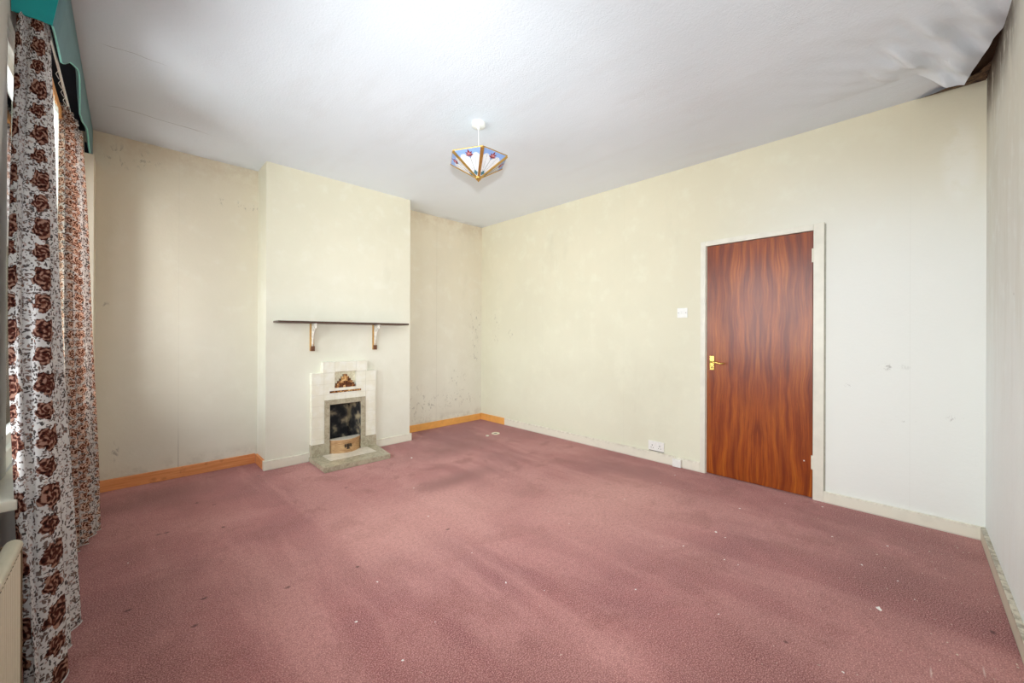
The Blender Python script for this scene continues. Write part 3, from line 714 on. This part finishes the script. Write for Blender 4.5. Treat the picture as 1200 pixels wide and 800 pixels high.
# ------------------------------------------------------------------ pelmet
pl = thing('pelmet', 'teal fabric pelmet box torn along its lower edge above the curtains', 'pelmet', (0, 0, 0))
prof = [(2.494, 2.477), (2.633, 2.473), (2.763, 2.462), (2.80, 2.476), (2.846, 2.50), (2.92, 2.548), (2.997, 2.576), (3.132, 2.621), (3.18, 2.626), (3.244, 2.615), (3.30, 2.59), (3.367, 2.555), (3.455, 2.508), (3.60, 2.515), (3.742, 2.545), (3.82, 2.555), (3.908, 2.54), (4.05, 2.51), (4.20, 2.485), (4.296, 2.474)]
bm = bmesh.new(); cols = []
for y, z in prof:
    t = (y-2.494)/1.806; xb = -.226+.030*t; xt = -.190
    fr = [0, .05, .3, .6, 1]; row = []
    for f in fr:
        zz = z+(H-.012-z)*f; ff_ = (zz-2.47)/(H-2.47)
        row.append(bm.verts.new((xb+(xt-xb)*max(0, ff_)+.004*math.sin(y*9+f*3)*(1-f)*(f > 0), y, zz)))
    cols.append(row)
for a, b in zip(cols, cols[1:]):
    for k in range(4): bm.faces.new((a[k], b[k], b[k+1], a[k+1]))
o = finish('front_panel', bm, M_teal, pl, smooth=True, mats=[M_teal, M_navy])
sm = o.modifiers.new('thick', 'SOLIDIFY'); sm.thickness = .007; sm.offset = -1; sm.material_offset = 0
# pale frayed lower hem
bm = bmesh.new(); tube(bm, [(-.2235+.030*((y-2.494)/1.806)+(z-2.47)*.14, y, z-.001) for y, z in prof], .0035, 6); finish('frayed_hem', bm, plain('pale turquoise fray', C(132, 206, 196), .6), pl)
bm = bmesh.new(); prism(bm, [(-.328, 2.486, 2.477), (-.222, 2.486, 2.477), (-.188, 2.486, H-.012), (-.328, 2.486, H-.012)], (0, .008, 0)); finish('end_panel', bm, M_teallit, pl)
finish('back_lining', bx((-.328, 2.50, 2.60), (-.322, 4.29, H-.012)), M_navy, pl)
finish('inner_board', bx((-.322, 2.5, H-.032), (-.200, 4.29, H-.014)), M_navy, pl)
bm = bmesh.new(); prism(bm, [(-.226, 4.285, 2.43), (-.198, 4.285, 2.47), (-.19, 4.285, 2.62), (-.225, 4.285, 2.62)], (0, .008, 0)); finish('inner_end', bm, M_navy, pl)
finish('timber_batten', bx((-.284, 2.75, 2.405), (-.262, 3.95, 2.455), .002), plain('orange pine batten', C(214, 150, 80), .6, scale=20), pl)
t = thing('curtain_rail', 'thin white curtain rail running under the teal pelmet', 'curtain rail', (-.242, 2.50, 2.505))
bm = bmesh.new(); box(bm, (-.004, 0, -.008), (.004, 1.72, .008), .002); finish('track', bm, M_white, t)
for i in range(9):
    bm = bmesh.new(); yy_ = .04+i*.03 if i < 4 else 1.05+(i-4)*.13
    tube(bm, [(0, yy_, -.006), (.006, yy_, -.014), (0, yy_, -.024)], .0022, 6); finish('glider', bm, M_white, t)
for i in range(5):
    bm = bmesh.new()
    y_ = .35+.1*i; tube(bm, [(0, y_, -.006), (.01, y_+.02, -.03), (-.004, y_+.03, -.055), (.008, y_+.01, -.085)], .0012, 5)
    finish('loose_thread', bm, M_white, t)

# ------------------------------------------------------------------ curtains
def catmull(P, n):
    out = []
    for i in range(len(P)-1):
        p0, p1, p2, p3 = P[max(i-1, 0)], P[i], P[i+1], P[min(i+2, len(P)-1)]
        for k in range(n):
            t = k/n; out.append(tuple(.5*((2*b)+(-a+c)*t+(2*a-5*b+4*c-d_)*t*t+(-a+3*b-3*c+d_)*t**3) for a, b, c, d_ in zip(p0, p1, p2, p3)))
    out.append(P[-1]); return out
def curtain(name, label, top, mid, bot, ztop, zbot, mat, loc, hemfn, centre=None, stretch=1.35):
    o0 = Vector(loc); NV = 90; sub = 7
    rows = []
    for j in range(NV+1):
        t = j/NV
        pts = []
        for a, m_, b in zip(top, mid, bot):
            # quadratic through top, mid, bottom
            q = [a[i]*(1-t)*(1-2*t)+m_[i]*4*t*(1-t)+b[i]*t*(2*t-1) for i in (0, 1)]
            pts.append((q[0], q[1]))
        rows.append(catmull(pts, sub))
    bm = bmesh.new(); uvl = bm.loops.layers.uv.new('UVMap'); V = []; 
    ref = rows[NV//2]; us = [0]
    for a, b in zip(ref, ref[1:]): us.append(us[-1]+max(.006, math.hypot(a[0]-b[0], a[1]-b[1])*stretch))
    if centre is not None:
        s0 = .048-us[int(centre*sub)]; us = [u+s0 for u in us]
    UVs = []
    for j, r in enumerate(rows):
        t = j/NV; row = []; uvr = []
        for i, (x, y) in enumerate(r):
            wob = .0025*math.sin(i*.9+t*9)*min(1, t*4)
            zb = zbot+hemfn(i/(len(r)-1)); z = ztop+(zb-ztop)*t
            row.append(bm.verts.new(Vector((x+wob, y+wob*.6, z))-o0)); uvr.append((us[i], z))
        V.append(row); UVs.append(uvr)
    for j in range(NV):
        for i in range(len(V[0])-1):
            f = bm.faces.new((V[j][i], V[j][i+1], V[j+1][i+1], V[j+1][i]))
            for l, (jj, ii) in zip(f.loops, ((j, i), (j, i+1), (j+1, i+1), (j+1, i))): l[uvl].uv = UVs[jj][ii]
    root = thing(name, label, 'curtain', loc)
    c = finish('cloth_panel', bm, mat, root, smooth=True)
    c.modifiers.new('thick', 'SOLIDIFY').thickness = .0016
    # header tape and bottom hem
    bm = bmesh.new(); tube(bm, [Vector((x+.001, y, zbot+hemfn(i/(len(rows[-1])-1))+.002))-o0 for i, (x, y) in enumerate(rows[-1])], .0028, 6); finish('hem', bm, mat, root)
    bm = bmesh.new(); tube(bm, [Vector((x, y, ztop-.03))-o0 for x, y in rows[0]], .004, 6); finish('header_tape', bm, M_white, root)
    return root
top = [(-.316, 2.512), (-.302, 2.502), (-.29, 2.520), (-.275, 2.508), (-.246, 2.512), (-.300, 2.545), (-.243, 2.572), (-.302, 2.60), (-.242, 2.640), (-.302, 2.68)]
mid = [(-.292, 2.20), (-.270, 2.185), (-.262, 2.205), (-.228, 2.20), (-.196, 2.235), (-.240, 2.30), (-.196, 2.345), (-.244, 2.40), (-.190, 2.455), (-.250, 2.52)]
bot = [(-.222, 1.915), (-.196, 1.900), (-.192, 1.915), (-.165, 1.935), (-.141, 2.020), (-.195, 2.09), (-.143, 2.165), (-.19, 2.22), (-.126, 2.315), (-.19, 2.37)]
curtain('curtain', 'nearer cream curtain printed with brown roses, gathered at the left edge', top, mid, bot, 2.545, .045, M_cloth, (-.22, 2.2, 0), lambda u: .012*u+.004*math.sin(u*14), 3.45, 1.25)
top2 = [(-.250, 3.34), (-.285, 3.38), (-.236, 3.38), (-.285, 3.42), (-.226, 3.46), (-.285, 3.52), (-.214, 3.56), (-.285, 3.65), (-.206, 3.74), (-.29, 3.84)]
mid2 = [(-.232, 3.14), (-.258, 3.18), (-.205, 3.20), (-.245, 3.27), (-.188, 3.31), (-.240, 3.36), (-.170, 3.45), (-.225, 3.52), (-.151, 3.575), (-.24, 3.65)]
bot2 = [(-.205, 3.06), (-.225, 3.09), (-.176, 3.11), (-.215, 3.14), (-.147, 3.165), (-.205, 3.22), (-.122, 3.29), (-.19, 3.33), (-.108, 3.375), (-.20, 3.44)]
tn = [(-.262, 3.00), (-.270, 3.08), (-.262, 3.16), (-.274, 3.22), (-.270, 3.27), (-.290, 3.33)]
mn = [(-.264, 3.00), (-.272, 3.07), (-.266, 3.14), (-.278, 3.20), (-.274, 3.26), (-.290, 3.32)]
bn = [(-.262, 3.00), (-.272, 3.07), (-.266, 3.14), (-.280, 3.20), (-.274, 3.26), (-.290, 3.32)]
g = NT('sheer white net'); n_ = g.vor(g.uv(), 260)
g.done(g.ramp(n_, [(.2, C(250, 250, 244)), (.6, C(236, 238, 226))]), .8)
t_ = g.new('ShaderNodeBsdfTranslucent'); t_.inputs[0].default_value = (.95, .96, .92, 1); mx = g.new('ShaderNodeMixShader'); mx.inputs[0].default_value = .75
g.t.links.new(g.b.outputs[0], mx.inputs[1]); g.t.links.new(t_.outputs[0], mx.inputs[2]); g.t.links.new(mx.outputs[0], g.out.inputs[0]); M_net = g.m
curtain('bright_gap_net', 'white net added to stand in for the bright window between the two floral curtains', tn, mn, bn, 2.395, .69, M_net, (-.26, 3.2, 0), lambda u: 0)  # net added as a bright stand-in for the window in the gap
curtain('curtain', 'farther brown rose patterned curtain, sunlit, hanging under the pelmet end', top2, mid2, bot2, 2.50, .045, M_cloth2, (-.2, 3.3, 0), lambda u: .006*math.sin(u*20), None, 1.1)

# ------------------------------------------------------------------ radiator
t = thing('radiator', 'cream panel radiator under the window at the lower left edge', 'radiator', (-.255, .7, .12))
bm = bmesh.new(); R0, R1 = .0, 1.155; n = 46
for i in range(n):                     # fluted front sheet
    a = R0+.01+(R1-R0-.02)*i/n; b = R0+.01+(R1-R0-.02)*(i+1)/n; c1 = a+(b-a)*.3; c2 = a+(b-a)*.7
    for (ya, xa), (yb_, xb_) in (((a, .030), (c1, .034)), ((c1, .034), (c2, .034)), ((c2, .034), (b, .030))):
        bm.faces.new([bm.verts.new(p) for p in ((xa, ya, .02), (xb_, yb_, .02), (xb_, yb_, .44), (xa, ya, .44))])
box(bm, (0, R0, .0), (.030, R1, .46), .004); finish('panel', bm, M_rad, t)
bm = bmesh.new(); tube(bm, [(.018, R0, .456), (.018, R1, .456)], .019, 14); finish('top_rail', bm, M_rad, t, smooth=True)
finish('side_cover', bx((-.005, R1-.006, 0), (.036, R1, .462), .002), plain('brown edge shadow paint', C(110, 90, 66), .5), t)
for y_ in (.2, .95): finish('wall_bracket', bx((-.075, y_, .3), (0, y_+.03, .34), .002), M_rad, t)

# ------------------------------------------------------------------ things on the carpet
t = thing('pipe_collar', 'small pale ring round a hole in the carpet near the far corner', 'pipe collar', (3.20, 3.53, 0))
bm = bmesh.new(); lathe(bm, [(.026, .001), (.05, .001), (.052, .006), (.046, .010), (.03, .010), (.026, .001)], 28); finish('ring', bm, plain('pale plaster', C(226, 214, 190), .6), t, smooth=True)
bm = bmesh.new(); lathe(bm, [(0, .002), (.028, .003)], 24); finish('dark_hole', bm, M_black, t)
tag(finish('plaster_chip', bx((3.04, 3.50, 0), (3.07, 3.53, .012), .004), M_pale), 'small plaster chip lying beside the pale ring', 'plaster chip')
def scrap(name, label, cat, x, y, s, mat, rz=0, grp=None, asp=.55):
    bm = bmesh.new(); n = 9; c = bm.verts.new((0, 0, .004)); ring = []
    for k in range(n):
        a = 2*math.pi*k/n; r = s*random.uniform(.7, 1.15)
        ring.append(bm.verts.new((r*math.cos(a), r*asp*math.sin(a), random.uniform(.001, .35*s))))
    for k in range(n): bm.faces.new((c, ring[k], ring[(k+1) % n]))
    o = finish(name, bm, mat); o.location = (x, y, .001); o.rotation_euler = (0, 0, rz); o.modifiers.new('t', 'SOLIDIFY').thickness = .001
    return tag(o, label, cat, grp)
M_flake = plain('white paint flake', C(236, 232, 226), .6)
scrap('paper_scrap', 'white curled paper scrap lying on the carpet near the right wall', 'paper scrap', 2.368, .093, .018, M_flake, .4)
scrap('paint_flake', 'larger white paint flake on the carpet in front of the door', 'paint flake', 2.575, .830, .012, M_flake, .2)
scrap('plaster_crumb', 'white crumbs on the carpet in front of the hearth', 'crumb', 1.98, 3.40, .014, M_flake, .9)
FL = [(0.11, 2.953), (0.008, 2.871), (1.606, 2.722), (1.427, 2.234), (1.361, 1.692), (0.687, 1.623), (0.924, 1.392), (0.73, 1.311), (0.872, 1.814), (1.316, 1.373), (2.546, 0.769), (2.292, 0.696), (2.292, 0.63), (3.045, 0.828), (3.372, 0.626), (1.826, 0.577), (1.721, 0.908), (2.013, 1.52), (1.406, 1.205), (3.364, 1.414), (3.104, 1.423), (2.608, 1.466), (2.271, 0.905), (3.018, 0.325), (3.496, 0.429), (2.706, 0.039), (2.57, -0.018), (1.832, 0.165), (3.113, 0.088), (2.761, 0.175), (3.365, 3.268)]
for x, y in FL:
    scrap('paint_flake', 'tiny white paint flake lying loose on the open carpet', 'paint flake', x, y, random.uniform(.0035, .007), M_flake, random.uniform(0, 3), 'tiny paint flakes on the carpet', random.uniform(.3, .8))
bm = bmesh.new()
for i in range(360):                    # crumbs of plaster, mostly along the right wall
    if i < 190: x = random.uniform(1.4, 3.55); y = YN+.03+abs(random.gauss(0, .28))
    elif i < 250: x = XR-.03-abs(random.gauss(0, .25)); y = random.uniform(-.2, 3.6)
    else: x = random.uniform(.1, 3.4); y = random.uniform(0, 3.8)
    if y < YN+.03 or x < -.05: continue
    s = random.uniform(.0012, .0042); q = [bm.verts.new((x+random.uniform(-s, s)*1.4, y+random.uniform(-s, s)*1.4, z)) for z in (.0005, .001, .0015)]
    q.append(bm.verts.new((x, y, s*1.1)))
    for f in ((0, 1, 2), (0, 1, 3), (1, 2, 3), (0, 2, 3)): bm.faces.new([q[k] for k in f])
cr = finish('carpet_crumbs', bm, plain('plaster crumbs', C(206, 186, 168), .8, var=.3)); cr['kind'] = 'stuff'; tag(cr, 'scattered plaster crumbs and lint over the rose carpet', 'debris')

# ------------------------------------------------------------------ light
w = bpy.data.worlds.new('sky'); S.world = w; w.use_nodes = True
bg = w.node_tree.nodes['Background']; bg.inputs[0].default_value = (.93, .97, 1, 1); bg.inputs[1].default_value = 2.6
def area(name, loc, target, sx, sy, power, col=(1, 1, 1)):
    l = bpy.data.lights.new(name, 'AREA'); l.shape = 'RECTANGLE'; l.size = sx; l.size_y = sy; l.energy = power; l.color = col
    o = bpy.data.objects.new(name, l); COL.objects.link(o); o.location = loc
    o.rotation_euler = (Vector(target)-Vector(loc)).to_track_quat('-Z', 'Y').to_euler(); return o
area('daylight', (XL-.75, 3.1, 1.7), (3, 3.0, .9), 1.9, 1.7, 100, (.90, .96, 1))
area('daylight', (XL-.75, 1.5, 1.7), (3, 1.8, 1.1), 1.9, 1.7, 90, (.90, .96, 1))
fl = bpy.data.lights.new('flash_and_fill', 'SPOT'); fl.energy = 112; fl.shadow_soft_size = .05; fl.color = (.90, .96, 1); fl.spot_size = math.radians(142); fl.spot_blend = 1
fo = bpy.data.objects.new('flash_and_fill', fl); COL.objects.link(fo); fo.location = (.0, .0, 1.45)
fo.rotation_euler = Vector((3.6, 3.0, .1)).to_track_quat('-Z', 'Y').to_euler()
fl = bpy.data.lights.new('flash_and_fill', 'SPOT'); fl.energy = 250; fl.shadow_soft_size = .05; fl.color = (.90, .96, 1); fl.spot_size = math.radians(71); fl.spot_blend = 1  # second spot at the flash position, added fill for the far corner
fo = bpy.data.objects.new('flash_and_fill', fl); COL.objects.link(fo); fo.location = (.0, .0, 1.45)
fo.rotation_euler = Vector((3.35, 4.3, .85)).to_track_quat('-Z', 'Y').to_euler()

# ------------------------------------------------------------------ camera
f_px, yaw, pitch, roll, cy = 458.95, .7935, .0001, .0037, 391.9
Fv = Vector((math.cos(yaw)*math.cos(pitch), math.sin(yaw)*math.cos(pitch), math.sin(pitch)))
Rv = Vector((math.sin(yaw), -math.cos(yaw), 0)); Uv = Rv.cross(Fv)
R2 = Rv*math.cos(roll)+Uv*math.sin(roll); U2 = -Rv*math.sin(roll)+Uv*math.cos(roll)
cam = bpy.data.cameras.new('camera'); co = bpy.data.objects.new('camera', cam); COL.objects.link(co)
cam.sensor_width = 36; cam.sensor_fit = 'HORIZONTAL'; cam.lens = f_px*36/1200; cam.shift_y = -(400-cy)/1200; cam.clip_start = .01
co.matrix_world = Matrix(((R2.x, U2.x, -Fv.x, 0), (R2.y, U2.y, -Fv.y, 0), (R2.z, U2.z, -Fv.z, CAMZ), (0, 0, 0, 1)))
S.camera = co
S.view_settings.view_transform = 'Standard'; S.view_settings.look = 'None'; S.view_settings.exposure = 0.07; S.view_settings.gamma = 1.06
S.cycles.max_bounces = 10; S.cycles.diffuse_bounces = 6; S.cycles.use_denoising = True
